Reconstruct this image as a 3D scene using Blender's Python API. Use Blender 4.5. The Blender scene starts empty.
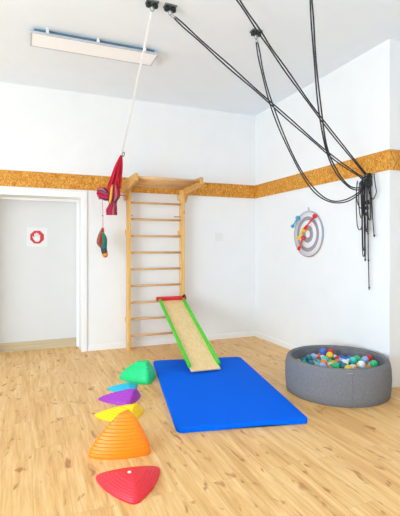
import bpy, bmesh, math, random
from mathutils import Vector, Matrix
R = math.radians
PI = math.pi
random.seed(7)
S = bpy.context.scene
COL = S.collection

# ---------------------------------------------------------------- camera, world, lights, exposure
cd = bpy.data.cameras.new('camera')
cam = bpy.data.objects.new('camera', cd)
COL.objects.link(cam)
cam.location = (-3.179, -5.587, 1.3275)
cam.rotation_euler = (R(90), 0, R(-22.265))
cd.sensor_fit = 'VERTICAL'
cd.sensor_height = 24.0
cd.lens = 24.0 * 425.0 / 516.0
cd.shift_y = -10.5 / 516.0
cd.clip_start = 0.05
S.camera = cam

w = bpy.data.worlds.new('sky')
S.world = w
w.use_nodes = True
w.node_tree.nodes['Background'].inputs[0].default_value = (0.86, 0.93, 1.0, 1)
w.node_tree.nodes['Background'].inputs[1].default_value = 0.6


def area(name, loc, rot, sx, sy, power, color):
    l = bpy.data.lights.new(name, 'AREA')
    l.shape = 'RECTANGLE'
    l.size = sx
    l.size_y = sy
    l.energy = power
    l.color = color
    o = bpy.data.objects.new(name, l)
    o.location = loc
    o.rotation_euler = rot
    COL.objects.link(o)
    return o


# daylight through the three left windows; the two rear windows are added for even fill
WIN_LEFT = [(-7.4, -5.4), (-4.9, -2.9), (-2.4, -0.9)]
FILL_WIN_REAR = [(-6.4, -4.4), (-3.4, -1.4)]
for (a, b), pw_ in zip(WIN_LEFT, (190, 80, 8)):
    area('daylight_and_fill', (-7.62, (a + b) / 2, 1.2), (0, R(-90), 0), 2.1, b - a, pw_, (0.66, 0.845, 1.0))
for a, b in FILL_WIN_REAR:
    area('daylight_and_fill', ((a + b) / 2, -8.22, 1.85), (R(90), 0, 0), b - a, 1.8, 3, (0.74, 0.88, 1.0))

S.view_settings.view_transform = 'Standard'
S.view_settings.look = 'None'
S.view_settings.gamma = 1.0
S.view_settings.use_curve_mapping = False
S.view_settings.exposure = 0.68
S.cycles.use_denoising = True
S.cycles.max_bounces = 14
S.cycles.diffuse_bounces = 8


# ---------------------------------------------------------------- materials
def lin(c):
    return tuple((v / 12.92 if v <= 0.04045 else ((v + 0.055) / 1.055) ** 2.4) for v in c)


def rgb(r, g, b):
    return lin((r / 255, g / 255, b / 255)) + (1,)


class NT:
    def __init__(self, name):
        self.m = bpy.data.materials.new(name)
        self.m.use_nodes = True
        self.t = self.m.node_tree
        self.b = self.t.nodes['Principled BSDF']

    def n(self, kind, **kw):
        nd = self.t.nodes.new(kind)
        for k, v in kw.items():
            if k.startswith('i_'):
                key = k[2:]
                nd.inputs[int(key) if key.isdigit() else key].default_value = v
            else:
                setattr(nd, k, v)
        return nd

    def l(self, a, b):
        self.t.links.new(a, b)

    def ramp(self, fac, stops):
        r = self.n('ShaderNodeValToRGB')
        e = r.color_ramp.elements
        while len(e) < len(stops):
            e.new(0.5)
        for i, (p, c) in enumerate(stops):
            e[i].position = p
            e[i].color = c
        self.l(fac, r.inputs[0])
        return r.outputs[0]

    def coords(self, scale=(1, 1, 1), rot=(0, 0, 0), src='Object'):
        tc = self.n('ShaderNodeTexCoord')
        mp = self.n('ShaderNodeMapping')
        mp.inputs['Scale'].default_value = scale
        mp.inputs['Rotation'].default_value = rot
        self.l(tc.outputs[src], mp.inputs[0])
        return mp.outputs[0]

    def noise(self, vec, scale, detail=3, rough=0.55, dist=0.0):
        nd = self.n('ShaderNodeTexNoise')
        nd.inputs['Scale'].default_value = scale
        nd.inputs['Detail'].default_value = detail
        nd.inputs['Roughness'].default_value = rough
        nd.inputs['Distortion'].default_value = dist
        self.l(vec, nd.inputs['Vector'])
        return nd.outputs['Fac']

    def mix(self, fac, a, b, mode='MIX'):
        nd = self.n('ShaderNodeMix', data_type='RGBA', blend_type=mode)
        if hasattr(fac, 'links'):
            self.l(fac, nd.inputs['Factor'])
        else:
            nd.inputs['Factor'].default_value = fac
        for x, i in ((a, 6), (b, 7)):
            if hasattr(x, 'links'):
                self.l(x, nd.inputs[i])
            else:
                nd.inputs[i].default_value = x
        return nd.outputs[2]

    def math(self, op, a, b=None):
        nd = self.n('ShaderNodeMath', operation=op)
        for i, x in enumerate((a, b)):
            if x is None:
                continue
            if hasattr(x, 'links'):
                self.l(x, nd.inputs[i])
            else:
                nd.inputs[i].default_value = x
        return nd.outputs[0]

    def bump(self, h, strength=0.2, dist=0.01):
        nd = self.n('ShaderNodeBump')
        nd.inputs['Strength'].default_value = strength
        nd.inputs['Distance'].default_value = dist
        self.l(h, nd.inputs['Height'])
        self.l(nd.outputs[0], self.b.inputs['Normal'])

    def col(self, x):
        if hasattr(x, 'links'):
            self.l(x, self.b.inputs['Base Color'])
        else:
            self.b.inputs['Base Color'].default_value = x

    def rough(self, v):
        self.b.inputs['Roughness'].default_value = v


def plain(name, c, rough=0.5, var=0.04, scale=30, bump=0.0, metal=0.0, spec=0.5):
    t = NT(name)
    f = t.noise(t.coords(), scale)
    d = tuple(v * (1 - var * 2) for v in c[:3]) + (1,)
    e = tuple(min(1, v * (1 + var)) for v in c[:3]) + (1,)
    t.col(t.ramp(f, [(0.3, d), (0.7, e)]))
    t.rough(rough)
    t.b.inputs['Metallic'].default_value = metal
    t.b.inputs['Specular IOR Level'].default_value = spec
    if bump:
        t.bump(f, bump, 0.004)
    return t.m


def wood(name, light, dark, axis='Z', rough=0.45, scale=1.0, knots=0.0):
    t = NT(name)
    sc = {'X': (1.2, 22, 22), 'Y': (22, 1.2, 22), 'Z': (22, 22, 1.2)}[axis]
    v = t.coords(tuple(s * scale for s in sc))
    f = t.noise(v, 1.6, 4, 0.6, 0.6)
    c = t.ramp(f, [(0.3, dark), (0.62, light)])
    if knots:
        k = t.n('ShaderNodeTexVoronoi')
        k.inputs['Scale'].default_value = 3.3
        t.l(t.coords(), k.inputs['Vector'])
        m = t.ramp(k.outputs['Distance'], [(0.03, (1, 1, 1, 1)), (0.09, (0, 0, 0, 1))])
        c = t.mix(t.math('MULTIPLY', m, knots), c, rgb(120, 66, 24))
    t.col(c)
    t.rough(rough)
    t.bump(f, 0.05, 0.002)
    return t.m


M = {}
M['wall'] = plain('painted wall', rgb(238, 239, 240), 0.8, 0.008, 4, 0.0, spec=0.2)
M['ceiling'] = plain('ceiling paint', rgb(236, 245, 255), 0.85, 0.008, 3, spec=0.2)
M['trim'] = plain('white lacquer', rgb(243, 244, 245), 0.4, 0.005, 6)
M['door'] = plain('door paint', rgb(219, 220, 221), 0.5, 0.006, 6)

# floor: oak-look boards laid along Y
t = NT('oak boards')
v = t.coords(rot=(0, 0, R(90)))
br = t.n('ShaderNodeTexBrick')
t.l(v, br.inputs['Vector'])
br.offset = 0.37
br.inputs['Scale'].default_value = 1.0
br.inputs['Brick Width'].default_value = 1.29
br.inputs['Row Height'].default_value = 0.185
br.inputs['Mortar Size'].default_value = 0.0016
br.inputs['Mortar Smooth'].default_value = 0.3
br.inputs['Bias'].default_value = 0.0
br.inputs['Color1'].default_value = (0, 0, 0, 1)
br.inputs['Color2'].default_value = (1, 1, 1, 1)
br.inputs['Mortar'].default_value = (0.5, 0.5, 0.5, 1)
# shift the grain from board to board
sep = t.n('ShaderNodeSeparateColor')
t.l(br.outputs['Color'], sep.inputs[0])
tone = sep.outputs[0]
cmb = t.n('ShaderNodeCombineXYZ')
t.l(t.math('MULTIPLY', tone, 17.0), cmb.inputs[0])
t.l(t.math('MULTIPLY', tone, 9.0), cmb.inputs[1])
add = t.n('ShaderNodeVectorMath', operation='ADD')
tc = t.n('ShaderNodeTexCoord')
t.l(tc.outputs['Object'], add.inputs[0])
t.l(cmb.outputs[0], add.inputs[1])


def mapped(vec, scale):
    mp = t.n('ShaderNodeMapping')
    mp.inputs['Scale'].default_value = scale
    t.l(vec, mp.inputs[0])
    return mp.outputs[0]


g1 = t.noise(mapped(add.outputs[0], (9, 0.9, 1)), 1.5, 4, 0.6, 1.2)
g2 = t.noise(mapped(add.outputs[0], (60, 2.2, 1)), 1.5, 3, 0.6, 0.3)
kn = t.noise(mapped(add.outputs[0], (17, 7.0, 1)), 1.0, 2, 0.5, 0.6)
c = t.ramp(g1, [(0.28, rgb(206, 155, 92)), (0.46, rgb(234, 188, 122)), (0.7, rgb(246, 212, 152))])
c = t.mix(t.math('MULTIPLY', t.ramp(g2, [(0.35, (1, 1, 1, 1)), (0.6, (0, 0, 0, 1))]), 0.36), c, rgb(196, 136, 72))
c = t.mix(t.math('MULTIPLY', tone, 0.18), c, rgb(214, 160, 98))
c = t.mix(t.math('MULTIPLY', t.ramp(kn, [(0.62, (0, 0, 0, 1)), (0.73, (1, 1, 1, 1))]), 0.75), c, rgb(166, 90, 40))
c = t.mix(t.math('MULTIPLY', br.outputs['Fac'], 0.22), c, rgb(150, 105, 62))
t.col(c)
t.rough(0.42)
t.b.inputs['Specular IOR Level'].default_value = 0.35
t.bump(br.outputs['Fac'], -0.12, 0.002)
M['floor'] = t.m

# oriented strand board
t = NT('strand board')
v = t.coords()
wn = t.n('ShaderNodeTexNoise')
wn.inputs['Scale'].default_value = 9
t.l(v, wn.inputs['Vector'])
vm = t.n('ShaderNodeVectorMath', operation='MULTIPLY_ADD')
vm.inputs[1].default_value = (0.12, 0.12, 0.12)
t.l(wn.outputs['Color'], vm.inputs[0])
t.l(v, vm.inputs[2])
va = t.n('ShaderNodeTexVoronoi', feature='F1')
va.inputs['Scale'].default_value = 1.0
t.l(mapped(vm.outputs[0], (95, 95, 38)), va.inputs['Vector'])
sc_ = t.n('ShaderNodeSeparateColor')
t.l(va.outputs['Color'], sc_.inputs[0])
c = t.ramp(sc_.outputs[0], [(0.0, rgb(182, 106, 16)), (0.35, rgb(208, 136, 30)), (0.65, rgb(220, 154, 48)), (1.0, rgb(232, 180, 84))])
fine = t.noise(mapped(v, (160, 160, 60)), 1.0, 3)
c = t.mix(t.math('MULTIPLY', t.ramp(fine, [(0.3, (1, 1, 1, 1)), (0.5, (0, 0, 0, 1))]), 0.35), c, rgb(140, 78, 18))
t.col(c)
t.rough(0.6)
t.bump(sc_.outputs[0], 0.15, 0.002)
M['osb'] = t.m

M['kick'] = wood('pale threshold wood', rgb(206, 190, 158), rgb(188, 172, 138), 'X', 0.5)
M['pine_z'] = wood('pine upright', rgb(236, 192, 118), rgb(214, 162, 84), 'Z', 0.42, knots=0.7)
M['pine_x'] = wood('pine rung', rgb(222, 180, 126), rgb(198, 150, 96), 'X', 0.45)
M['pine_y'] = wood('pine arm', rgb(220, 172, 100), rgb(198, 144, 72), 'Y', 0.42, knots=0.5)
M['ply'] = wood('birch plywood', rgb(240, 212, 158), rgb(230, 196, 136), 'Y', 0.4)
M['green_rail'] = plain('green lacquer', rgb(72, 206, 40), 0.35)
M['red_bar'] = plain('red lacquer', rgb(222, 34, 50), 0.35)
M['bronze'] = plain('dark bronze', rgb(60, 46, 34), 0.4, metal=0.6)
M['steel'] = plain('zinc steel', rgb(170, 176, 180), 0.3, metal=0.9)
M['bracket'] = plain('galvanised bracket', rgb(120, 132, 126), 0.4, metal=0.6)
M['black'] = plain('black rubber', rgb(26, 30, 34), 0.5)
M['cord'] = plain('black braided cord', rgb(44, 44, 50), 0.7, 0.2, 220, 0.3)
M['white_cord'] = plain('white cord', rgb(240, 240, 240), 0.7, 0.03, 200)
M['pink_cord'] = plain('pink cord', rgb(226, 120, 140), 0.7, 0.06, 200)
M['red_cord'] = plain('crimson cord', rgb(206, 22, 62), 0.75, 0.12, 140, 0.2)
M['yellow_strap'] = plain('yellow strap', rgb(240, 176, 50), 0.7)
M['mat'] = plain('blue mat vinyl', rgb(2, 102, 236), 0.75, 0.03, 60, 0.05, spec=0.06)
M['mat_edge'] = plain('navy mat binding', rgb(12, 52, 150), 0.6)
M['lamp_face'] = plain('opal diffuser', rgb(246, 247, 250), 0.5, 0.0)
M['lamp_face'].node_tree.nodes['Principled BSDF'].inputs['Emission Color'].default_value = (1, 1, 1, 1)
M['lamp_face'].node_tree.nodes['Principled BSDF'].inputs['Emission Strength'].default_value = 0.04
M['lamp_frame'] = plain('satin aluminium', rgb(190, 196, 206), 0.4, metal=0.2)
M['lamp_gap_shade'] = plain('teal housing', rgb(92, 128, 146), 0.5)  # shadow of the gap over the lamp panel, put into the colour
M['paper'] = plain('white paper', rgb(228, 230, 232), 0.7, 0.005)
M['sign_red'] = plain('sign red', rgb(206, 40, 56), 0.5)
M['switch'] = plain('switch plastic', rgb(232, 232, 232), 0.4, 0.005)
M['board_white'] = plain('felt white', rgb(238, 238, 240), 0.8, 0.01)
M['board_grey'] = plain('felt grey', rgb(160, 158, 170), 0.85, 0.02)
M['board_rim'] = plain('grey rim', rgb(168, 170, 182), 0.5)
for n, cc in dict(dart_blue=(76, 170, 214), dart_red=(226, 34, 46), dart_yellow=(250, 206, 10), dart_orange=(222, 70, 40)).items():
    M[n] = plain(n.replace('_', ' '), rgb(*cc), 0.4)

# grey jersey of the ball pit
t = NT('grey jersey')
v = t.coords()
f1 = t.noise(mapped(v, (300, 300, 60)), 1.0, 3)
f2 = t.noise(v, 160, 2)
t.col(t.mix(t.math('MULTIPLY', f2, 0.5), t.ramp(f1, [(0.3, rgb(104, 104, 108)), (0.7, rgb(138, 138, 143))]), rgb(114, 114, 118)))
t.rough(0.95)
t.b.inputs['Specular IOR Level'].default_value = 0.1
t.bump(f2, 0.25, 0.002)
M['jersey'] = t.m

STONES = dict(red=(232, 48, 62), orange=(255, 138, 16), yellow=(253, 212, 8), purple=(164, 58, 186), cyan=(30, 188, 222), green=(22, 208, 126))
for k, cc in STONES.items():
    M['stone_' + k] = plain(k + ' moulded plastic', rgb(*cc), 0.42, 0.02, 40, spec=0.4)
M['plug'] = plain('white plug', rgb(248, 240, 238), 0.5)

BALLS = dict(red=(222, 34, 44), blue=(54, 112, 216), yellow=(240, 200, 50), green=(46, 190, 120), teal=(20, 112, 134),
             orange=(238, 128, 66), white=(236, 238, 240), sky=(140, 178, 230), turquoise=(70, 204, 190))
for k, cc in BALLS.items():
    M['ball_' + k] = plain(k + ' ball plastic', rgb(*cc), 0.3, 0.01)


# woven striped cloth
def striped(name, cols, scale, axis):
    t = NT(name)
    tc = t.n('ShaderNodeTexCoord')
    sp = t.n('ShaderNodeSeparateXYZ')
    t.l(tc.outputs['UV'], sp.inputs[0])
    x = t.math('FRACT', t.math('MULTIPLY', sp.outputs[axis], scale))
    r = t.n('ShaderNodeValToRGB')
    r.color_ramp.interpolation = 'CONSTANT'
    e = r.color_ramp.elements
    while len(e) < len(cols):
        e.new(0.5)
    for i, cc in enumerate(cols):
        e[i].position = i / len(cols)
        e[i].color = rgb(*cc)
    t.l(x, r.inputs[0])
    t.col(r.outputs[0])
    t.rough(0.9)
    return t.m


M['cloth'] = striped('woven striped cloth', [(206, 26, 70), (120, 24, 60), (206, 26, 70), (110, 84, 120), (60, 50, 60), (190, 30, 60), (130, 120, 104), (214, 40, 90), (70, 40, 84), (200, 30, 50)], 3, 0)
M['pouch_red'] = striped('red striped weave', [(218, 44, 56), (222, 60, 40), (204, 30, 50), (60, 130, 84), (220, 50, 60), (90, 40, 50)], 1.5, 0)
M['pouch_green'] = striped('green striped weave', [(40, 128, 112), (52, 120, 90), (40, 110, 110), (70, 70, 74), (226, 140, 50), (210, 50, 46)], 1, 1)


# ---------------------------------------------------------------- mesh helpers
class MB:
    """collects shapes given in room coordinates, then links them as one mesh object"""

    def __init__(self):
        self.bm = bmesh.new()
        self.uv = self.bm.loops.layers.uv.new('UVMap')

    def box(self, lo, hi, bev=0.0, mat=None, seg=2):
        lo = Vector(lo)
        hi = Vector(hi)
        r = bmesh.ops.create_cube(self.bm, size=1.0)
        vs = r['verts']
        m = Matrix.Translation((lo + hi) / 2) @ Matrix.Diagonal((*(hi - lo), 1))
        if mat is not None:
            m = mat @ m
        bmesh.ops.transform(self.bm, matrix=m, verts=vs)
        if bev > 0:
            es = list({e for v in vs for e in v.link_edges})
            bmesh.ops.bevel(self.bm, geom=es, offset=bev, segments=seg, profile=0.6, affect='EDGES')
        return self

    def prism(self, pts, a, b, axis='Z', bev=0.0):
        def P(p, h):
            return {'Z': (p[0], p[1], h), 'Y': (p[0], h, p[1]), 'X': (h, p[0], p[1])}[axis]
        bo = [self.bm.verts.new(P(p, a)) for p in pts]
        to = [self.bm.verts.new(P(p, b)) for p in pts]
        n = len(pts)
        fs = [self.bm.faces.new(bo[::-1]), self.bm.faces.new(to)]
        for i in range(n):
            fs.append(self.bm.faces.new((bo[i], bo[(i + 1) % n], to[(i + 1) % n], to[i])))
        bmesh.ops.recalc_face_normals(self.bm, faces=fs)
        if bev:
            es = list(fs[0].edges) + list(fs[1].edges)
            bmesh.ops.bevel(self.bm, geom=es, offset=bev, segments=2, profile=0.6, affect='EDGES')
        return self

    def tube(self, pts, rad, seg=8, closed=False, prof=None, cap=True, up=None):
        """sweep a (possibly lobed) section along points; rad: number or list; prof(k, ang, i) scales the radius"""
        pts = [Vector(p) for p in pts]
        n = len(pts)
        rads = rad if isinstance(rad, (list, tuple)) else [rad] * n
        rings = []
        nrm = None
        for i, p in enumerate(pts):
            if closed:
                tg = (pts[(i + 1) % n] - pts[i - 1]).normalized()
            else:
                tg = (pts[min(i + 1, n - 1)] - pts[max(i - 1, 0)]).normalized()
            if nrm is None:
                ref = Vector(up) if up else (Vector((0, 0, 1)) if abs(tg.z) < 0.9 else Vector((1, 0, 0)))
                nrm = (ref - tg * ref.dot(tg)).normalized()
            else:
                nrm = (nrm - tg * nrm.dot(tg)).normalized()
            bi = tg.cross(nrm)
            ring = []
            for k in range(seg):
                a = 2 * PI * k / seg
                sx, sy = (rads[i], rads[i]) if not isinstance(rads[i], (tuple, list)) else rads[i]
                q = prof(k, a, i) if prof else 1.0
                ring.append(self.bm.verts.new(p + (nrm * math.cos(a) * sx + bi * math.sin(a) * sy) * q))
            rings.append(ring)
        m = n if closed else n - 1
        for i in range(m):
            A = rings[i]
            B = rings[(i + 1) % n]
            for k in range(seg):
                f = self.bm.faces.new((A[k], A[(k + 1) % seg], B[(k + 1) % seg], B[k]))
                f.smooth = True
                us = (k / seg, (k + 1) / seg, (k + 1) / seg, k / seg)
                vs = (i / m, i / m, (i + 1) / m, (i + 1) / m)
                for lp, u_, v_ in zip(f.loops, us, vs):
                    lp[self.uv].uv = (u_, v_)
        if not closed and cap:
            self.bm.faces.new(rings[0][::-1])
            self.bm.faces.new(rings[-1])
        return self

    def lathe(self, prof, c=(0, 0, 0), seg=64, mod=None, closed=False, frame=None):
        """revolve (radius, height) pairs round a vertical axis at c; mod(i, ang) adds to the radius"""
        c = Vector(c)
        rings = []
        for i, (r, z) in enumerate(prof):
            if r < 1e-6:
                p = Vector((0, 0, z))
                rings.append([self.bm.verts.new((frame @ p) if frame else c + p)])
                continue
            ring = []
            for k in range(seg):
                a = 2 * PI * k / seg
                q = r + (mod(i, a) if mod else 0)
                p = Vector((q * math.cos(a), q * math.sin(a), z))
                ring.append(self.bm.verts.new((frame @ p) if frame else c + p))
            rings.append(ring)
        fs = []
        n = len(rings)
        for i in range(n if closed else n - 1):
            A = rings[i]
            B = rings[(i + 1) % n]
            for k in range(seg):
                k2 = (k + 1) % seg
                if len(A) == 1 and len(B) == 1:
                    continue
                if len(A) == 1:
                    f = self.bm.faces.new((A[0], B[k2], B[k]))
                elif len(B) == 1:
                    f = self.bm.faces.new((A[k], A[k2], B[0]))
                else:
                    f = self.bm.faces.new((A[k], A[k2], B[k2], B[k]))
                f.smooth = True
                fs.append(f)
        bmesh.ops.recalc_face_normals(self.bm, faces=fs)
        return self

    def build(self, name, mat, parent=None, loc=None, smooth=None):
        o_loc = Vector((0, 0, 0))
        if parent is not None:
            p = parent
            while p is not None:
                o_loc += p.location
                p = p.parent
        elif loc is not None:
            o_loc = Vector(loc)
        bmesh.ops.translate(self.bm, verts=self.bm.verts, vec=-o_loc)
        me = bpy.data.meshes.new(name)
        if smooth is not None:
            for f in self.bm.faces:
                f.smooth = smooth
        self.bm.to_mesh(me)
        self.bm.free()
        me.materials.append(mat)
        if smooth:
            me.set_sharp_from_angle(angle=R(38))
        o = bpy.data.objects.new(name, me)
        COL.objects.link(o)
        if parent is not None:
            o.parent = parent
        else:
            o.location = o_loc
        return o


def tag(o, label, cat, group=None, kind=None):
    o['label'] = label
    o['category'] = cat
    if group:
        o['group'] = group
    if kind:
        o['kind'] = kind
    return o


def thing(name, loc, label, cat, group=None):
    o = bpy.data.objects.new(name, None)
    o.empty_display_size = 0.1
    o.location = loc
    COL.objects.link(o)
    return tag(o, label, cat, group)


def struct(mb, name, mat, parent=None, **kw):
    o = mb.build(name, mat, parent, **kw)
    if parent is None:
        o['kind'] = 'structure'
    return o


def smooth_path(pts, n=8):
    """Catmull-Rom through the points"""
    P = [Vector(p) for p in pts]
    P = [P[0] * 2 - P[1]] + P + [P[-1] * 2 - P[-2]]
    out = []
    for i in range(1, len(P) - 2):
        for k in range(n):
            u = k / n
            a, b, c_, d = P[i - 1], P[i], P[i + 1], P[i + 2]
            out.append(0.5 * ((2 * b) + (c_ - a) * u + (2 * a - 5 * b + 4 * c_ - d) * u * u + (3 * b - a - 3 * c_ + d) * u ** 3))
    out.append(P[-2])
    return out


# ---------------------------------------------------------------- room
H = 3.30
XL, XR, YR = -7.5, 1.3, -8.1
CY = -2.549            # convex corner of the right wall
DX0, DX1, DZ, DY = -3.66, -2.524, 1.965, 0.34   # door recess

struct(MB().box((XL - 0.2, YR - 0.2, -0.1), (XR + 0.2, 0.5, 0.0)), 'floor', M['floor'])
struct(MB().box((XL - 0.2, YR - 0.2, H), (XR + 0.2, 0.5, H + 0.1)), 'ceiling', M['ceiling'])
b = MB()
b.box((XL, 0, 0), (DX0, 0.5, H)).box((DX0, 0, DZ), (DX1, 0.5, H)).box((DX1, 0, 0), (0.0, 0.5, H))
struct(b, 'wall_back', M['wall'])
struct(MB().box((0, CY, 0), (XR + 0.15, 0.5, H)), 'wall_right', M['wall'])
# made-up niche and nearer wall, out of view, to darken the end face
NY = -3.45
struct(MB().box((0.7, NY, 0), (XR + 0.15, CY, H)), 'wall_added_niche', M['wall'])
struct(MB().box((0, YR, 0), (XR + 0.15, NY, H)), 'wall_added_near', M['wall'])

b = MB()
ys = [YR] + [q for wnd in WIN_LEFT for q in wnd] + [0.5]
for i in range(0, len(ys), 2):
    b.box((XL - 0.18, ys[i], 0), (XL, ys[i + 1], H))
for y0, y1 in WIN_LEFT:
    b.box((XL - 0.18, y0, 0), (XL, y1, 0.1)).box((XL - 0.18, y0, 2.3), (XL, y1, H))
struct(b, 'wall_left', M['wall'])
b = MB()
xs = [XL - 0.18] + [q for wnd in FILL_WIN_REAR for q in wnd] + [XR + 0.15]
for i in range(0, len(xs), 2):
    b.box((xs[i], YR - 0.18, 0), (xs[i + 1], YR, H))
for x0, x1 in FILL_WIN_REAR:
    b.box((x0, YR - 0.18, 0), (x1, YR, 0.9)).box((x0, YR - 0.18, 2.8), (x1, YR, H))
struct(b, 'wall_rear', M['wall'])
for i, (y0, y1) in enumerate(WIN_LEFT):
    b = MB()
    for lo, hi in (((y0, 0.1), (y0 + 0.06, 2.3)), ((y1 - 0.06, 0.1), (y1, 2.3)), ((y0, 0.1), (y1, 0.16)), ((y0, 2.24), (y1, 2.3)), (((y0 + y1) / 2 - 0.03, 0.1), ((y0 + y1) / 2 + 0.03, 2.3))):
        b.box((XL - 0.1, lo[0], lo[1]), (XL - 0.04, hi[0], hi[1]))
    struct(b, 'window_%d' % (i + 1), M['trim'])
for i, (x0, x1) in enumerate(FILL_WIN_REAR):
    b = MB()
    for lo, hi in (((x0, 0.9), (x0 + 0.06, 2.8)), ((x1 - 0.06, 0.9), (x1, 2.8)), ((x0, 0.9), (x1, 0.96)), ((x0, 2.74), (x1, 2.8)), (((x0 + x1) / 2 - 0.03, 0.9), ((x0 + x1) / 2 + 0.03, 2.8))):
        b.box((lo[0], YR - 0.1, lo[1]), (hi[0], YR - 0.04, hi[1]))
    struct(b, 'window_%d' % (i + 4), M['trim'])  # rear windows are unseen, added to carry the fill light

# strand-board band round the walls
BZ0, BZ1 = 2.062, 2.254
struct(MB().box((XL, -0.014, BZ0), (-1.62, 0, BZ1)).box((-1.618, -0.014, BZ0), (0, 0, BZ1)), 'trim_1', M['osb'])
struct(MB().box((-0.014, -2.29, BZ0), (0, -0.015, BZ1)).box((-0.014, CY - 0.014, BZ0), (0, -2.292, BZ1)), 'trim_2', M['osb'])
struct(MB().box((0.0, CY - 0.014, BZ0), (0.7, CY, BZ1)), 'trim_3', M['osb'])

# skirting
def skirt(a, b_):
    m = MB()
    m.box(a, b_)
    return m
struct(MB().box((DX1 + 0.075, -0.014, 0), (-0.0, 0, 0.075), 0.004), 'baseboard_back', M['trim'])
struct(MB().box((-0.014, CY, 0), (0, -0.015, 0.075), 0.004), 'baseboard_right', M['trim'])

# door at the back of a deep reveal
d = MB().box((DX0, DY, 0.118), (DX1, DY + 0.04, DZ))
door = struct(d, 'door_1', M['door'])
MB().box((DX0, DY - 0.012, 0.0), (DX1, DY + 0.04, 0.118)).build('kick_board', M['kick'], door)
b = MB()
b.box((DX1 - 0.004, -0.024, 0), (DX1 + 0.064, 0, 2.034), 0.004)
b.box((DX0 - 0.064, -0.024, 0), (DX0 + 0.004, 0, 2.034), 0.004)
b.box((DX0 + 0.004, -0.024, DZ - 0.004), (DX1 - 0.004, 0, 2.034), 0.004)
struct(b, 'trim_4', M['trim'])
b = MB()
b.box((DX1 - 0.03, DY - 0.05, 0.0), (DX1, DY - 0.013, DZ), 0.003)
b.box((DX0, DY - 0.05, 0.0), (DX0 + 0.03, DY - 0.013, DZ), 0.003)
b.box((DX0 + 0.03, DY - 0.05, DZ - 0.03), (DX1 - 0.03, DY - 0.013, DZ), 0.003)
struct(b, 'trim_5', M['trim'])

# ---------------------------------------------------------------- wall bars with pull-up frame
wb = thing('wall_bars', (-1.59, -0.14, 0), 'pine wall bars with overhead pull-up frame standing against the white back wall', 'wall bars')
PL0, PL1, PR0, PR1 = -1.972, -1.926, -1.238, -1.190
for x0, x1 in ((PL0, PL1), (PR0, PR1)):
    MB().box((x0, -0.19, 0), (x1, -0.09, 2.11), 0.006).build('upright', M['pine_z'], wb)
for k in range(10):
    z = 0.177 + 0.2168 * k
    prof = lambda kk, a, i: 1.0
    MB().tube([(PL0 + 0.02, -0.14, z), (PR1 - 0.02, -0.14, z)], [(0.014, 0.02)] * 2, 14).build('rung', M['pine_x'], wb)
for sx, x0, x1 in ((-1, PL0 - 0.036, PL0), (1, PR1, PR1 + 0.036)):
    pts = [(-0.012, 2.045), (-0.30, 2.055), (-0.72, 2.09), (-0.75, 2.11), (-0.755, 2.175), (-0.735, 2.195), (-0.30, 2.195), (-0.02, 2.195)]
    MB().prism(pts, x0, x1, 'X', 0.005).build('arm', M['pine_y'], wb)
    MB().prism([(-0.09, 1.94), (-0.14, 1.94), (-0.26, 2.053), (-0.09, 2.047)], x0 + 0.004, x1 - 0.002, 'X', 0.004).build('brace', M['pine_y'], wb)
for y in (-0.26, -0.41, -0.56, -0.705):
    MB().tube([(PL0 - 0.01, y, 2.148), (PR1 + 0.01, y, 2.148)], 0.0185, 14).build('overhead_bar', M['pine_x'], wb)
for x in (PL1, PR0):
    s = 1 if x == PL1 else -1
    MB().tube([(x - 0.01 * s, -0.165, 1.742), (x + (0.03 if s > 0 else 0.1) * s, -0.165, 1.742)], 0.009, 10).build('peg', M['pine_x'], wb)
for x0, x1 in ((PL0, PL1), (PR0, PR1)):
    for z in (0.35, 1.5, 1.98):
        MB().box((x0 + 0.006, -0.09, z), (x1 - 0.006, -0.0005, z + 0.06)).build('wall_block', M['pine_z'], wb)

# ---------------------------------------------------------------- slide board
TOP = Vector((-1.384, -0.168, 0.624))
BOT = Vector((-1.458, -1.545, 0.053))
ax = (BOT - TOP)
L = ax.length
ax.normalize()
side = Vector((ax.y, -ax.x, 0)).normalized() * -1     # towards +X
if side.x < 0:
    side = -side
nor = side.cross(ax)
if nor.z < 0:
    nor = -nor
FR = Matrix((side, ax, nor)).transposed().to_4x4()
FR.translation = TOP
sl = thing('slide_board', BOT, 'wooden slide board with green rails hooked on the wall bars', 'slide')
MB().box((-0.162, 0.0, 0), (0.162, L, 0.015), 0.003, FR).build('board', M['ply'], sl)
for s in (-1, 1):
    MB().box((s * 0.162 - 0.016, 0.04, 0.012), (s * 0.162 + 0.016, L - 0.055, 0.046), 0.006, FR).build('side_rail', M['green_rail'], sl)
MB().box((-0.205, -0.005, 0.012), (0.205, 0.04, 0.056), 0.005, FR).build('hook_bar', M['red_bar'], sl)
MB().tube([FR @ Vector((0.16, 0.02, 0.054)), FR @ Vector((0.185, 0.02, 0.085))], [0.016, 0.012], 12).build('knob', M['bronze'], sl)

# ---------------------------------------------------------------- blue mat
cBL, cBR, cFL, cFR = Vector((-1.834, -0.882, 0)), Vector((-0.829, -1.10, 0)), Vector((-2.182, -2.719, 0)), Vector((-1.201, -2.935, 0))
def mat_point(u, v):
    p = (cBL * (1 - u) + cBR * u) * (1 - v) + (cFL * (1 - u) + cFR * u) * v
    return p
def lift(u, v):
    k = max(0, (v - 0.86) / 0.14)
    g = math.exp(-((u - 0.62) / 0.22) ** 2) * 0.012 + math.exp(-((u - 0.15) / 0.1) ** 2) * 0.002
    return k * k * g
outl = []
rr = 0.045
for (cu, cv, a0) in ((1 - rr, rr * 0.55, -90), (1 - rr, 1 - rr * 0.55, 0), (rr, 1 - rr * 0.55, 90), (rr, rr * 0.55, 180)):
    for k in range(7):
        a = R(a0 + 15 * k)
        outl.append((cu + rr * math.cos(a), cv + rr * 0.55 * math.sin(a)))
dense = []
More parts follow.
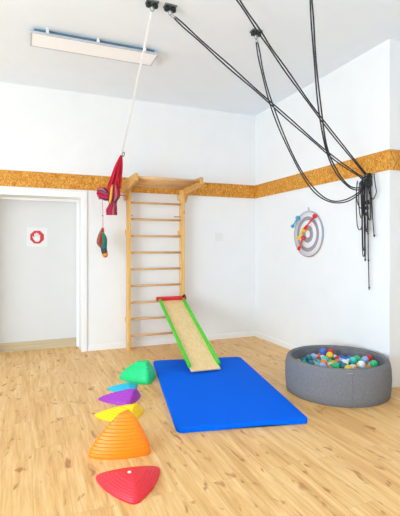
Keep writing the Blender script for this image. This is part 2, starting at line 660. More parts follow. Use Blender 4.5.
for i in range(len(outl)):
    p, q = outl[i], outl[(i + 1) % len(outl)]
    n = max(1, int(math.hypot(q[0] - p[0], (q[1] - p[1]) * 1.85) / 0.04))
    for k in range(n):
        dense.append((p[0] + (q[0] - p[0]) * k / n, p[1] + (q[1] - p[1]) * k / n))
mt = MB()
TH = 0.036
layers = [(0.0, 0.0), (0.0, 0.006), (0.0, TH - 0.008), (0.003, TH - 0.0025), (0.009, TH)]
def inset(u, v, d):
    cu, cv = 0.5, 0.5
    return cu + (u - cu) * (1 - 2 * d), cv + (v - cv) * (1 - 1.1 * d)
rings = []
steps = layers + [(0.03, TH), (0.1, TH), (0.2, TH), (0.3, TH), (0.4, TH)]
for dd, z in steps:
    ring = []
    for u, v in dense:
        iu, iv = inset(u, v, dd)
        p = mat_point(iu, iv)
        ring.append(mt.bm.verts.new((p.x, p.y, z + (lift(iu, iv) if z > 0 or True else 0))))
    rings.append(ring)
n = len(dense)
for A, B in zip(rings, rings[1:]):
    for k in range(n):
        mt.bm.faces.new((A[k], A[(k + 1) % n], B[(k + 1) % n], B[k]))
mt.bm.faces.new(rings[-1])
mt.bm.faces.new(rings[0][::-1])
bmesh.ops.recalc_face_normals(mt.bm, faces=list(mt.bm.faces))
mat = mt.build('gym_mat', M['mat'], loc=((cBL + cFR) / 2), smooth=True)
tag(mat, 'blue exercise mat lying flat on the oak floor under the slide', 'mat')


# ---------------------------------------------------------------- stepping stones
def stone(colour, L_, F_, T_, apex, h, top, label, terraces=9, bulge=0.085, rnd=2, pw=0.72, groove=0.012):
    c3 = [Vector((*p, 0)) for p in (L_, F_, T_)]
    cen = (c3[0] + c3[1] + c3[2]) / 3
    def outline(scale, centre, bl, soft):
        pts = []
        for i in range(3):
            p, q = c3[i], c3[(i + 1) % 3]
            mid = (p + q) / 2
            out = (mid - cen).normalized()
            for k in range(16):
                u = k / 16
                s = 4 * u * (1 - u)
                pts.append(p.lerp(q, u) + out * (bl * (p - q).length * s))
        for _ in range(soft):
            n_ = len(pts)
            pts = [(pts[i - 1] + pts[i] * 2 + pts[(i + 1) % n_]) / 4 for i in range(n_)]
        return [centre + (p - cen) * scale for p in pts]
    base = outline(1.0, cen, bulge, rnd)
    ap = Vector((*apex, 0))
    topo = outline(top, ap, 0.03, rnd)
    b = MB()
    rings = []
    N = terraces * 8
    levels = [(0.0, 0.0, 0.985), (0.0, 0.005, 1.0)]
    for k in range(0, N + 1):
        u = k / N
        w_ = u - 1.1 * math.sin(2 * PI * terraces * u) / (2 * PI * terraces)
        gr = groove * max(0.0, math.cos(2 * PI * terraces * u)) ** 3 if 0 < k < N else 0
        levels.append((u ** (1 / pw) + gr, 0.010 + (h - 0.010) * w_, 1.0))
    for u, z, s in levels:
        ring = []
        for p, q in zip(base, topo):
            x = p.lerp(q, u)
            x = cen + (x - cen) * s if s != 1.0 else x
            ring.append(b.bm.verts.new((x.x, x.y, z)))
        rings.append(ring)
    for s, dz in ((0.8, 0.004), (0.4, 0.006)):
        rings.append([b.bm.verts.new(((ap + (q - ap) * s).x, (ap + (q - ap) * s).y, h + dz * min(1, top * 4))) for q in topo])
    n_ = len(base)
    for A, B in zip(rings, rings[1:]):
        for k in range(n_):
            b.bm.faces.new((A[k], A[(k + 1) % n_], B[(k + 1) % n_], B[k]))
    b.bm.faces.new(rings[-1])
    b.bm.faces.new(rings[0][::-1])
    bmesh.ops.recalc_face_normals(b.bm, faces=list(b.bm.faces))
    o = b.build('stepping_stone', M['stone_' + colour], loc=(cen.x, cen.y, 0), smooth=True)
    tag(o, label, 'stepping stone', 'balance stepping stones in a row beside the mat')
    return o


red = stone('red', (-2.815, -3.085), (-2.660, -3.445), (-2.43, -3.135), (-2.632, -3.262), 0.068, 0.42, 'red low triangular stepping stone with ridged sides, in front of the tall orange one', 7, groove=0.035)
fr = Matrix.Translation((-2.645, -3.245, 0.0695))
MB().lathe([(0, 0.0), (0.010, 0.0), (0.010, 0.008), (0.007, 0.010), (0, 0.010)], seg=16, frame=fr).build('plug', M['plug'], red)
stone('orange', (-2.825, -2.83), (-2.435, -2.945), (-2.50, -2.563), (-2.565, -2.80), 0.236, 0.24, 'orange tall ridged stepping stone between the red and yellow ones', 12, pw=0.74, bulge=0.12, groove=0.042)
stone('yellow', (-2.690, -2.165), (-2.47, -2.43), (-2.29, -2.21), (-2.405, -2.285), 0.085, 0.25, 'yellow low triangular stepping stone partly behind the orange one', 7)
stone('purple', (-2.605, -1.81), (-2.390, -2.065), (-2.225, -1.87), (-2.325, -1.94), 0.090, 0.25, 'purple low triangular stepping stone between yellow and turquoise ones', 7)
stone('cyan', (-2.485, -1.575), (-2.300, -1.77), (-2.185, -1.56), (-2.30, -1.63), 0.046, 0.3, 'turquoise flat small stepping stone half hidden behind the purple one', 4)
stone('green', (-2.315, -1.285), (-2.085, -1.60), (-1.925, -1.27), (-2.085, -1.42), 0.185, 0.3, 'green tall stepping stone farthest back in the row near the mat corner', 9, pw=0.6)

# ---------------------------------------------------------------- ball pit
PC = Vector((-0.492, -2.395, 0))
pit = thing('ball_pit', PC, 'round grey fabric ball pit full of coloured balls beside the right wall', 'ball pit')
RO = 0.47
outer = [(RO - 0.016, 0.0), (RO - 0.008, 0.006), (RO - 0.001, 0.07), (RO + 0.003, 0.15), (RO, 0.23), (RO - 0.008, 0.285), (RO - 0.018, 0.308), (RO - 0.032, 0.318)]
MB().lathe(outer + [(RO - 0.05, 0.315), (RO - 0.06, 0.302)], PC, 96).build('outer_cover', M['jersey'], pit)
inner = [(RO - 0.0605, 0.300), (RO - 0.066, 0.26), (RO - 0.068, 0.2), (RO - 0.068, 0.02), (0, 0.02)]
MB().lathe(inner, PC, 192, mod=lambda i, a: (0.0035 * math.cos(64 * a) if 0 < i < 4 else 0)).build('inner_lining', M['jersey'], pit)
MB().lathe([(0, 0.021), (RO - 0.074, 0.021), (RO - 0.074, 0.178), (RO - 0.078, 0.183), (0, 0.183)], PC, 64).build('floor_cushion', M['jersey'], pit)
a = -2.003
seam = [PC + Vector(((r + 0.0005) * math.cos(a), (r + 0.0005) * math.sin(a), z)) for r, z in outer[1:7]]
MB().tube(smooth_path(seam, 4), 0.0016, 6).build('seam', M['jersey'], pit)
ring_z = 0.2915
tabs = [PC + Vector(((RO - 0.006) * math.cos(a + q), (RO - 0.006) * math.sin(a + q), 0.288)) for q in (-0.09, -0.04, 0.01)]
MB().tube(tabs, 0.0014, 6).build('zip_line', M['lamp_frame'], pit)

# balls
BR_ = 0.0345
sph = {}
def ball_mesh(k):
    if k not in sph:
        me = bpy.data.meshes.new('ball')
        bm = bmesh.new()
        bmesh.ops.create_uvsphere(bm, u_segments=20, v_segments=12, radius=BR_)
        for f in bm.faces:
            f.smooth = True
        bm.to_mesh(me)
        bm.free()
        me.materials.append(M['ball_' + k])
        sph[k] = me
    return sph[k]


BG = 'plastic balls filling the ball pit'
spots = []
sp_ = 2 * BR_ + 0.0022
rows = int(0.4 / (sp_ * 0.866)) + 1
for j in range(-rows, rows + 1):
    for i in range(-8, 9):
        x = (i + 0.5 * (j % 2)) * sp_
        y = j * sp_ * 0.866
        if math.hypot(x, y) < RO - 0.074 - BR_ - 0.004:
            spots.append((x, y))
low = 0.183 + BR_ + 0.0004
CN = {'sky': 'pale blue'}
pal = ['green', 'white', 'orange', 'teal', 'sky', 'turquoise', 'red', 'yellow', 'blue', 'green', 'white', 'orange', 'turquoise', 'teal']
F_ = Vector((math.sin(R(22.265)), math.cos(R(22.265)), 0))
R_ = Vector((F_.y, -F_.x, 0))


def where(v):
    """the part of the pit a ball lies in, as seen from the room"""
    x, y = v.dot(R_), v.dot(F_)
    if math.hypot(x, y) < 0.11:
        return 'in the middle of the pit'
    k = int(((math.degrees(math.atan2(y, x)) + 22.5) % 360) // 45)
    return ('at the right side of the pit', 'at the back right of the pit', 'at the back of the pit', 'at the back left of the pit',
            'at the left side of the pit', 'at the front left of the pit', 'at the front of the pit', 'at the front right of the pit')[k]


def place_ball(p, colour, label):
    o = bpy.data.objects.new('play_ball', ball_mesh(colour))
    o.location = p
    o.rotation_euler = (random.random() * 6, random.random() * 6, 0)
    COL.objects.link(o)
    tag(o, label, 'ball', BG)


rot = Matrix.Rotation(0.31, 3, 'Z')
basepts = []
for x, y in spots:
    v_ = rot @ Vector((x, y, 0))
    basepts.append(v_)
    cname = random.choice(pal)
    place_ball(PC + v_ + Vector((0, 0, low)), cname, '%s plastic ball lying low in the heap %s' % (CN.get(cname, cname), where(v_)))
# upper layer: in hollows of the layer below
up = math.sqrt(max(0, (2 * BR_ + 0.0008) ** 2 - (sp_ / math.sqrt(3)) ** 2))
hollows = []
for x, y in spots:
    hx, hy = x + sp_ * 0.5, y + sp_ * 0.2887
    if math.hypot(hx, hy) < RO - 0.074 - BR_ - 0.008:
        hollows.append(rot @ Vector((hx, hy, 0)))
random.shuffle(hollows)
NAMED = [(Vector((0.05, 0.32, 0)), 'blue', 'royal blue ball lying at the back left of the ball pit'), (Vector((0.14, 0.33, 0)), 'red', 'red ball lying highest at the back of the ball pit'), (Vector((0.34, -0.04, 0)), 'red', 'red ball lying at the right edge of the heap in the pit')]
taken = []
for q, colour, lab in NAMED:
    hbest = min((h_ for h_ in hollows if h_ not in taken), key=lambda h_: (h_ - q).length)
    taken.append(hbest)
    place_ball(PC + hbest + Vector((0, 0, low + up)), colour, lab)
for h_ in hollows[:17]:
    if h_ in taken:
        continue
    cname = random.choice(['green', 'white', 'orange', 'teal', 'sky', 'turquoise', 'yellow', 'green', 'teal', 'white'])
    place_ball(PC + h_ + Vector((0, 0, low + up)), cname, '%s plastic ball on top of the heap %s' % (CN.get(cname, cname), where(h_)))

# ---------------------------------------------------------------- ceiling light
cl_ = thing('ceiling_light', (-2.55, -1.39, H), 'long white rectangular panel light hanging just under the ceiling', 'ceiling light')
lx0, lx1, ly0, ly1 = -3.142, -1.96, -1.53, -1.247
b = MB()
b.box((lx0, ly0, 3.238), (lx1, ly0 + 0.014, 3.256)).box((lx0, ly1 - 0.014, 3.238), (lx1, ly1, 3.256))
b.box((lx0, ly0 + 0.014, 3.238), (lx0 + 0.014, ly1 - 0.014, 3.256)).box((lx1 - 0.014, ly0 + 0.014, 3.238), (lx1, ly1 - 0.014, 3.256))
b.build('frame', M['lamp_frame'], cl_)
MB().box((lx0 + 0.0145, ly0 + 0.0145, 3.2395), (lx1 - 0.0145, ly1 - 0.0145, 3.248)).build('diffuser', M['lamp_face'], cl_)
MB().box((lx0 + 0.02, ly0 + 0.03, 3.2565), (lx1 - 0.02, ly1 - 0.03, 3.27)).box((lx0 + 0.03, ly0 + 0.05, 3.27), (lx1 - 0.03, ly1 - 0.05, H)).build('gap_shade', M['lamp_gap_shade'], cl_)  # block filling the ceiling gap, coloured like its shadow
for x in (-3.0, -2.55, -2.1):
    MB().box((x - 0.013, ly0 + 0.004, 3.2565), (x + 0.013, ly0 + 0.03, 3.285)).box((x - 0.011, ly0 + 0.008, 3.285), (x + 0.011, ly0 + 0.03, H)).build('standoff', M['switch'], cl_)


# ---------------------------------------------------------------- ceiling anchors and ropes
def anchor(x, y, label):
    t_ = thing('ceiling_anchor', (x, y, H), label, 'anchor', 'ceiling anchors for the ropes')
    b = MB().box((x - 0.05, y - 0.035, H - 0.012), (x + 0.05, y + 0.035, H), 0.003)
    b.build('base_plate', M['bracket'], t_)
    for s in (-1, 1):
        MB().lathe([(0, 0), (0.021, 0), (0.024, 0.006), (0.024, 0.022), (0.019, 0.03), (0, 0.03)], (x + s * 0.027, y, H - 0.0425), 20).build('rubber_bush', M['black'], t_)
    MB().tube([(x + 0.016 * math.cos(q), y, H - 0.055 + 0.02 * math.sin(q)) for q in [i * 2 * PI / 16 for i in range(16)]], 0.0045, 8, closed=True).build('eye', M['steel'], t_)
    return t_


AW = (-2.242, -2.281)
AA = (-2.09, -2.282)
AC = (-1.24, -2.197)
AB = (-1.821, -2.757)
AD = (-1.234, -2.997)
anchor(*AW, 'small dark ceiling anchor holding the white swing cord')
anchor(*AA, 'small ceiling anchor just right of the white cord, holding a taut black rope')
anchor(*AC, 'small ceiling anchor holding the slack black rope in mid ceiling')
anchor(*AB, 'ceiling anchor of the taut black rope that crosses to the wall hook')
anchor(*AD, 'ceiling anchor of the rightmost slack black rope')


def link(b, p, tg, ln, wd, r, upv=(0, 0, 1)):
    """an oval carabiner starting at p and running along tg"""
    tg = Vector(tg).normalized()
    s = tg.cross(Vector(upv))
    if s.length < 0.1:
        s = tg.cross(Vector((0, 1, 0)))
    s.normalize()
    pts = []
    for i in range(24):
        q = 2 * PI * i / 24
        pts.append(Vector(p) + tg * (ln / 2 - ln / 2 * math.cos(q)) + s * wd / 2 * math.sin(q))
    b.tube(pts, r, 6, closed=True)


RG = 'black ropes from the ceiling to the wall hook'
HOOK = Vector((-0.05, -2.28, 2.03))


def rope(anchor_xy, pts, label, sep=0.019, r=0.0062):
    st = Vector((anchor_xy[0], anchor_xy[1], H - 0.07))
    tg = (Vector(pts[0]) - st)
    t_ = thing('rope', (anchor_xy[0], anchor_xy[1], H - 0.06), label, 'rope', RG)
    b = MB()
    link(b, st, tg, tg.length + 0.012, 0.03, 0.0035)
    b.build('carabiner', M['steel'], t_)
    path = smooth_path(pts, 8)
    n_ = len(path)
    for s in (-1, 1):
        strand = []
        for i, p in enumerate(path):
            u = i / (n_ - 1)
            tgv = (path[min(i + 1, n_ - 1)] - path[max(i - 1, 0)]).normalized()
            sd = tgv.cross(Vector((0.2, 1, 0.1))).normalized()
            k = sep * 0.5 * min(1, u * 14 + 0.25) * (0.65 + 0.35 * math.cos(u * 23)) * (1 - 0.4 * u) + 0.005
            strand.append(p + sd * s * k)
        MB().tube(strand, r, 7).build('strand', M['cord'], t_)
    return t_


rope(AA, [(-2.052, -2.282, 3.215), (-1.70, -2.282, 2.985), (-1.278, -2.281, 2.719), (-0.82, -2.281, 2.43), (-0.415, -2.28, 2.183), (-0.075, -2.28, 2.022)],
     'doubled black rope stretched from beside the white cord to the wall hook')
rope(AC, [(-1.231, -2.198, 3.20), (-1.179, -2.201, 2.953), (-1.098, -2.207, 2.687), (-0.963, -2.216, 2.375), (-0.783, -2.229, 2.06), (-0.62, -2.24, 1.868), (-0.452, -2.252, 1.778), (-0.28, -2.264, 1.784), (-0.127, -2.275, 1.859), (-0.066, -2.279, 1.925)],
     'slack doubled black rope sagging lowest before it rises to the wall hook')
rope(AB, [(-1.775, -2.745, 3.262), (-1.502, -2.671, 3.049), (-1.246, -2.602, 2.853), (-0.709, -2.457, 2.477), (-0.045, -2.295, 2.052)],
     'doubled black rope pulled straight across from the upper frame edge to the wall hook')
rope(AD, [(-1.234, -2.997, 3.153), (-1.167, -2.957, 2.738), (-1.08, -2.904, 2.388), (-0.95, -2.825, 2.108), (-0.725, -2.689, 1.952), (-0.445, -2.519, 1.879), (-0.179, -2.358, 1.90), (-0.065, -2.29, 1.965)],
     'slack black rope hanging nearly straight down then bending right to the wall hook', 0.014)

hk = thing('wall_hook', (0, -2.28, 2.03), 'dark steel hook on the right wall gathering all the black ropes', 'hook')
MB().box((-0.012, -2.345, 1.935), (0, -2.235, 2.055), 0.003).build('hook_plate', M['steel'], hk)
MB().tube(smooth_path([(-0.012, -2.295, 2.03), (-0.05, -2.295, 2.035), (-0.085, -2.295, 2.01), (-0.085, -2.295, 1.965), (-0.055, -2.295, 1.945)], 6), 0.008, 8).build('hook_arm', M['black'], hk)
b = MB()
link(b, (-0.06, -2.262, 2.0), (0.0, 0.01, -1), 0.10, 0.045, 0.005, (1, 0, 0))
b.build('ring', M['steel'], hk)

cb = thing('cord_bundle', (-0.05, -2.29, 1.9), 'tangled bundle of black cords hanging down the right wall from the hook', 'cord bundle')
rnd = random.Random(3)


def hang(y0, y1, ztop, zbot, x, loop=True, r=0.0058, knots=0):
    """a cord hanging from the hook: a long loop or one loose end"""
    ym = (y0 + y1) / 2
    b = MB()
    if loop:
        pts = [(x, y0, ztop), (x - 0.006, y0 + (y1 - y0) * -0.08, ztop * 0.6 + zbot * 0.4), (x, y0 + (y1 - y0) * 0.02, zbot + 0.06), (x + 0.003, ym, zbot), (x, y1, zbot + 0.06), (x - 0.004, y1 - (y1 - y0) * 0.1, ztop * 0.55 + zbot * 0.45), (x, y1 - (y1 - y0) * 0.3, ztop)]
        b.tube(smooth_path(pts, 6), r, 6)
    else:
        n_ = 8
        pts = [(x + rnd.uniform(-.002, .002), y0 + (y1 - y0) * (i / n_) + rnd.uniform(-.003, .003), ztop + (zbot - ztop) * i / n_) for i in range(n_ + 1)]
        b.tube(smooth_path(pts, 5), r, 6)
        for k in range(knots):
            z = ztop + (zbot - ztop) * (k + 1) / (knots + 0.001) * 0.98
            yk = y0 + (y1 - y0) * (z - ztop) / (zbot - ztop)
            b.lathe([(0, -0.011), (0.007, -0.008), (0.0095, 0), (0.007, 0.008), (0, 0.011)], (x, yk, z), 10)
    return b


LOOPS = [(-2.205, -2.275, 1.99, 1.505, -0.075, True, 0), (-2.25, -2.30, 1.98, 1.62, -0.085, True, 0), (-2.27, -2.295, 1.98, 1.30, -0.06, True, 0),
         (-2.272, -2.300, 1.98, 1.24, -0.068, True, 0), (-2.285, -2.29, 1.98, 1.19, -0.05, False, 1), (-2.31, -2.345, 2.0, 0.91, -0.05, False, 4),
         (-2.31, -2.35, 2.02, 1.60, -0.035, True, 0), (-2.335, -2.40, 2.04, 1.43, -0.04, False, 1), (-2.345, -2.435, 2.045, 1.80, -0.05, True, 0),
         (-2.23, -2.31, 2.0, 1.72, -0.092, True, 0), (-2.30, -2.33, 2.0, 1.50, -0.06, True, 0), (-2.325, -2.355, 2.0, 1.48, -0.078, True, 0)]
for y0, y1, zt, zb, x, lp, kn_ in LOOPS:
    hang(y0, y1, zt, zb, x, lp, 0.0052, kn_).build('hanging_cord', M['cord'], cb)
b = MB()
for i in range(4):          # cord wound round the hook
    z = 1.94 + 0.032 * i
    wv = 0.030 + 0.012 * math.sin(i * 1.9)
    pts = [(-0.062 + 0.036 * math.cos(q), -2.305 + (0.04 + wv * 0.4) * math.sin(q), z + 0.02 * math.sin(q + i)) for q in [k * 2 * PI / 18 for k in range(18)]]
    b.tube(pts, 0.0045, 6, closed=True)
b.build('wound_cord', M['cord'], cb)
b = MB()
for x, y, z, s in ((-0.055, -2.325, 1.775, 0.02), (-0.07, -2.335, 1.72, 0.016), (-0.05, -2.345, 2.035, 0.022), (-0.07, -2.33, 1.66, 0.014)):
    for q in range(3):
        rm = Matrix.Rotation(q * 1.05, 3, 'X') @ Matrix.Rotation(q * 0.7, 3, 'Z')
        pts = [Vector((x, y, z)) + rm @ Vector((s * math.cos(w_), s * 0.5 * math.sin(2 * w_), s * math.sin(w_))) for w_ in [k * 2 * PI / 14 for k in range(14)]]
        b.tube(pts, 0.0052, 6, closed=True)
b.build('knot', M['cord'], cb)

# ---------------------------------------------------------------- white cord and striped hammock swing
hs = thing('hammock_swing', (-2.16, -0.6, 2.2), 'red striped cloth hammock swing knotted up on a white ceiling cord by the wall bars', 'hammock swing')
J = Vector((-2.163, -0.75, 2.42))
TOPW = Vector((AW[0], AW[1], H - 0.065))
wp = [TOPW.lerp(J, k / 6) - Vector((0, 0, 0.02 * math.sin(PI * k / 6))) for k in range(7)]
b = MB()
b.tube(smooth_path([p + Vector((0.005, 0, 0)) for p in wp], 4), 0.0045, 8)
b.tube(smooth_path([p - Vector((0.005, 0.002, 0)) for p in wp], 4), 0.0045, 8)
b.build('white_cord', M['white_cord'], hs)
dirn = (Vector((-2.18, -0.25, 1.92)) - J).normalized()
b = MB()
b.tube([J - dirn * 0.12, J - dirn * 0.02, J + dirn * 0.04], [0.006, 0.012, 0.011], 10)
b.build('cord_sleeve', M['white_cord'], hs)
b = MB()
link(b, J + Vector((0.022, 0, 0.0)), dirn, 0.06, 0.022, 0.004)
b.build('carabiner', M['bronze'], hs)
Kn = Vector((-2.215, -0.36, 1.99))
# crimson gathering cords fanning from the sleeve into the cloth
rn = random.Random(11)
for i in range(26):
    e = Kn + Vector((-0.05 + 0.165 * i / 25, rn.uniform(-0.03, 0.03), 0.04 + rn.uniform(-0.02, 0.06)))
    m1 = J.lerp(e, 0.35) + Vector(((i - 12.5) * 0.0008, rn.uniform(-.016, .016), 0))
    m2 = J.lerp(e, 0.7) + Vector(((i - 12.5) * 0.0004 + rn.uniform(-.006, .006), rn.uniform(-.022, .022), 0))
    MB().tube(smooth_path([J + dirn * 0.02, m1, m2, e], 6), 0.0062, 7).build('gathering_cord', M['red_cord'], hs)


def cloth(pts, rads, name, mat, par, lobes=5, depth=0.22, tw=0.25, seg=40):
    path = smooth_path(pts, 6)
    n_ = len(path)
    rr_ = []
    for i in range(n_):
        u = i / (n_ - 1) * (len(rads) - 1)
        k = min(int(u), len(rads) - 2)
        f_ = u - k
        rr_.append((rads[k][0] * (1 - f_) + rads[k + 1][0] * f_, rads[k][1] * (1 - f_) + rads[k + 1][1] * f_))
    pr = lambda k, a_, i: 1 + depth * math.sin(lobes * a_ + i * tw) + depth * 0.4 * math.sin((lobes * 2 + 1) * a_ - i * tw * 1.7)
    return MB().tube(path, rr_, seg, prof=pr).build(name, mat, par)


# gathered cloth body, its two tails and the tuck to the left
cloth([Kn + Vector((0.035, -0.03, 0.16)), Kn + Vector((0.03, -0.03, 0.06)), Kn + Vector((0.03, -0.02, -0.04)), Kn + Vector((0.0, 0, -0.12))], [(0.03, 0.03), (0.06, 0.06), (0.066, 0.055), (0.03, 0.03)], 'cloth_body', M['cloth'], hs)
cloth([Kn + Vector((0.03, 0.0, -0.02)), Kn + Vector((-0.05, 0.01, -0.03)), Kn + Vector((-0.12, 0.03, 0.0)), Kn + Vector((-0.155, 0.05, 0.0))], [(0.03, 0.03), (0.055, 0.05), (0.07, 0.055), (0.035, 0.03)], 'cloth_tuck', M['cloth'], hs)
cloth([Kn + Vector((0.03, -0.02, -0.05)), Kn + Vector((0.025, 0, -0.13)), Kn + Vector((0.012, 0.02, -0.2)), Kn + Vector((0.012, 0.03, -0.262))], [(0.035, 0.03), (0.04, 0.03), (0.062, 0.03), (0.07, 0.022)], 'cloth_tail', M['cloth'], hs, 4, 0.16)
st = [Kn + Vector((0.0, -0.075, 0.10)), Kn + Vector((-0.012, -0.085, 0.02)), Kn + Vector((-0.02, -0.08, -0.06)), Kn + Vector((-0.03, -0.06, -0.125))]
MB().tube(smooth_path(st, 6), [(0.004, 0.014)] * 19, 10, up=(0, 1, 0)).build('yellow_strap', M['yellow_strap'], hs)
MB().tube(smooth_path([Kn + Vector((0.03, 0.02, -0.02)), Vector((-2.06, -0.22, 1.99)), Vector((-1.985, -0.17, 1.985)), Vector((-1.978, -0.12, 1.98))], 5), 0.005, 7).build('tie_cord', M['red_cord'], hs)

# the small pouches hang under the hammock on a thin pink cord
ph = thing('fabric_pouch', (-2.305, -0.3, 1.55), 'pair of small red and green striped pouches dangling on a pink cord', 'pouch')
PT = Vector((-2.318, -0.33, 1.925))
PB = Vector((-2.305, -0.31, 1.56))
MB().tube(smooth_path([PT, PT.lerp(PB, 0.5) + Vector((0.004, 0, 0)), PB], 6), 0.004, 7).build('hanging_cord', M['pink_cord'], ph)
MB().lathe([(0, -0.008), (0.008, -0.004), (0.008, 0.004), (0, 0.008)], PT.lerp(PB, 0.57), 10).build('bead', M['bronze'], ph)
cloth([PB + Vector((0.0, 0, 0.01)), PB + Vector((-0.02, 0, -0.07)), PB + Vector((-0.042, 0, -0.17)), PB + Vector((-0.02, 0, -0.235))], [(0.012, 0.012), (0.035, 0.045), (0.034, 0.048), (0.012, 0.016)], 'red_pouch', M['pouch_red'], ph, 3, 0.08)
cloth([PB + Vector((-0.01, -0.03, -0.05)), PB + Vector((0.008, -0.035, -0.13)), PB + Vector((0.006, -0.03, -0.24)), PB + Vector((0.024, -0.03, -0.325)), PB + Vector((0.032, -0.03, -0.352))], [(0.014, 0.014), (0.034, 0.04), (0.036, 0.046), (0.034, 0.044), (0.014, 0.02)], 'green_pouch', M['pouch_green'], ph, 3, 0.08)

# ---------------------------------------------------------------- target board and darts
TC = Vector((0, -1.314, 1.491))
FB = Matrix((Vector((0, -1, 0)), Vector((0, 0, 1)), Vector((-1, 0, 0)))).transposed().to_4x4()
FB.translation = TC
tb = thing('target_board', TC, 'round white target board with two grey rings hanging on the right wall', 'target board')
MB().lathe([(0, 0.001), (0.27, 0.001), (0.27, 0.018), (0, 0.018)], seg=72, frame=FB).build('disc', M['board_white'], tb)
MB().lathe([(0.270, 0.001), (0.280, 0.001), (0.282, 0.012), (0.280, 0.021), (0.270, 0.0215)], seg=72, closed=True, frame=FB).build('rim', M['board_rim'], tb)
for r0, r1 in ((0.168, 0.214), (0.045, 0.106)):
    MB().lathe([(r0, 0.018), (r1, 0.018), (r1, 0.0195), (r0, 0.0195)], seg=72, closed=True, frame=FB).build('ring', M['board_grey'], tb)
pts = [FB @ Vector((0.008 * math.cos(q), 0.30 + 0.024 * math.sin(q), 0.008)) for q in [k * 2 * PI / 16 for k in range(16)]]
MB().tube(pts, 0.003, 6, closed=True).build('hanging_loop', M['board_rim'], tb)
for a0, a1, mm in ((-62, -20, 'dart_yellow'), (-92, -64, 'dart_red')):
    arc = [FB @ Vector((0.2755 * math.cos(R(a0 + (a1 - a0) * k / 12)), 0.2755 * math.sin(R(a0 + (a1 - a0) * k / 12)), 0.0222)) for k in range(13)]
    MB().tube(arc, 0.0028, 6).build('edge_piece', M[mm], tb)


def dart(p, tip, colour, colour2, label, ln=0.17):
    """p: tip on the board face (board u, v); tip: direction the dart points away from the board"""
    base = FB @ Vector((p[0], p[1], 0.0185))
    z = Vector(tip).normalized()
    x = z.cross(Vector((0, 0.3, 1))).normalized()
    y = z.cross(x)
    fr = Matrix((x, y, z)).transposed().to_4x4()
    fr.translation = base + Vector((-0.0295, 0, 0))
    t_ = thing('dart', base, label, 'dart', 'soft darts stuck on the target board')
    fb = Matrix((Vector((0, -1, 0)), Vector((0, 0, 1)), Vector((-1, 0, 0)))).transposed().to_4x4()
    fb.translation = base + Vector((-0.0290, 0, 0))
    MB().lathe([(0, -0.0285), (0.018, -0.027), (0.026, -0.014), (0.028, 0.0), (0.024, 0.014), (0.012, 0.025), (0, 0.028)], seg=20, frame=fb).build('head', M[colour], t_)
    MB().lathe([(0, 0.02), (0.0105, 0.021), (0.0115, ln * 0.4), (0.008, ln * 0.7), (0.006, ln), (0, ln)], seg=14, frame=fr).build('shaft', M[colour], t_)
    for k in range(4):
        q = k * PI / 2 + 0.4
        d_ = Vector((math.cos(q), math.sin(q), 0))
        n_ = Vector((-math.sin(q), math.cos(q), 0)) * 0.0012
        prof_ = [(0.006, ln * 0.66), (0.024, ln * 0.76), (0.025, ln * 1.02), (0.006, ln * 0.98)]
        b = MB()
        A = [b.bm.verts.new(fr @ (d_ * r_ + Vector((0, 0, h_)) + n_)) for r_, h_ in prof_]
        B = [b.bm.verts.new(fr @ (d_ * r_ + Vector((0, 0, h_)) - n_)) for r_, h_ in prof_]
        b.bm.faces.new(A)
        b.bm.faces.new(B[::-1])
        for i in range(4):
            b.bm.faces.new((A[i], B[i], B[(i + 1) % 4], A[(i + 1) % 4]))
        bmesh.ops.recalc_face_normals(b.bm, faces=list(b.bm.faces))
        b.build('fin', M[colour2], t_)


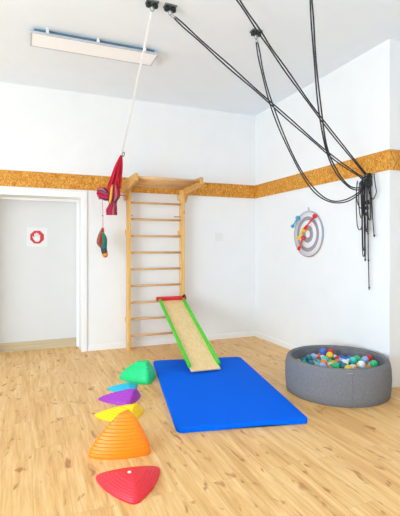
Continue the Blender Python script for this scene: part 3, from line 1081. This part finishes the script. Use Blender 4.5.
dart((-0.165, 0.205), (-0.45, 0.10, -0.75), 'dart_blue', 'dart_blue', 'pale blue dart at the upper left rim of the target board', 0.14)
dart((0.17, 0.205), (-0.44, 0.42, -0.8), 'dart_red', 'dart_red', 'red dart stuck near the upper right of the target board', 0.19)
dart((-0.045, 0.045), (-0.5, 0.2, -0.75), 'dart_yellow', 'dart_yellow', 'yellow dart stuck just left of the target centre', 0.13)
dart((-0.055, -0.045), (-0.32, 0.12, -0.9), 'dart_orange', 'dart_red', 'red orange dart hanging lowest on the target board', 0.16)

# ---------------------------------------------------------------- sign on the door and wall switch
SC = Vector((-3.045, DY, 1.463))
sg = thing('door_sign', SC, 'white square door sign with a white hand in a red octagon', 'sign')
MB().box((SC.x - 0.125, DY - 0.003, SC.z - 0.125), (SC.x + 0.125, DY, SC.z + 0.125)).build('sheet', M['paper'], sg)
oc = [(SC.x + 0.09 * math.cos(R(22.5 + 45 * k)), SC.z + 0.09 * math.sin(R(22.5 + 45 * k))) for k in range(8)]
MB().prism(oc, DY - 0.0045, DY - 0.003, 'Y').build('red_octagon', M['sign_red'], sg)


def hand_pts():
    out = []
    def P(x, z):
        out.append((SC.x + x, SC.z + z))
    P(-0.020, -0.058); P(0.022, -0.058); P(0.036, -0.03)
    # four fingers from right to left, then the thumb
    for x0, top in ((0.036, 0.030), (0.0175, 0.050), (-0.001, 0.058), (-0.0195, 0.046)):
        P(x0, top - 0.006); P(x0 - 0.004, top); P(x0 - 0.011, top); P(x0 - 0.015, top - 0.006)
        if x0 > -0.01:
            P(x0 - 0.0155, 0.006); P(x0 - 0.018, 0.006)
    P(-0.035, -0.008); P(-0.050, 0.010); P(-0.058, 0.008); P(-0.058, 0.0); P(-0.042, -0.03)
    return out


MB().prism(hand_pts(), DY - 0.006, DY - 0.0045, 'Y').build('hand_symbol', M['paper'], sg)

SX, SZ = -0.594, 1.479
sw = thing('light_switch', (SX, 0, SZ), 'white four-gang light switch on the back wall right of the wall bars', 'light switch')
MB().box((SX - 0.058, -0.008, SZ - 0.058), (SX + 0.058, 0, SZ + 0.058), 0.003).build('cover_plate', M['switch'], sw)
for dx in (-0.026, 0.026):
    for dz in (-0.026, 0.026):
        MB().box((SX + dx - 0.022, -0.014, SZ + dz - 0.022), (SX + dx + 0.022, -0.0081, SZ + dz + 0.022), 0.003).build('rocker', M['switch'], sw)
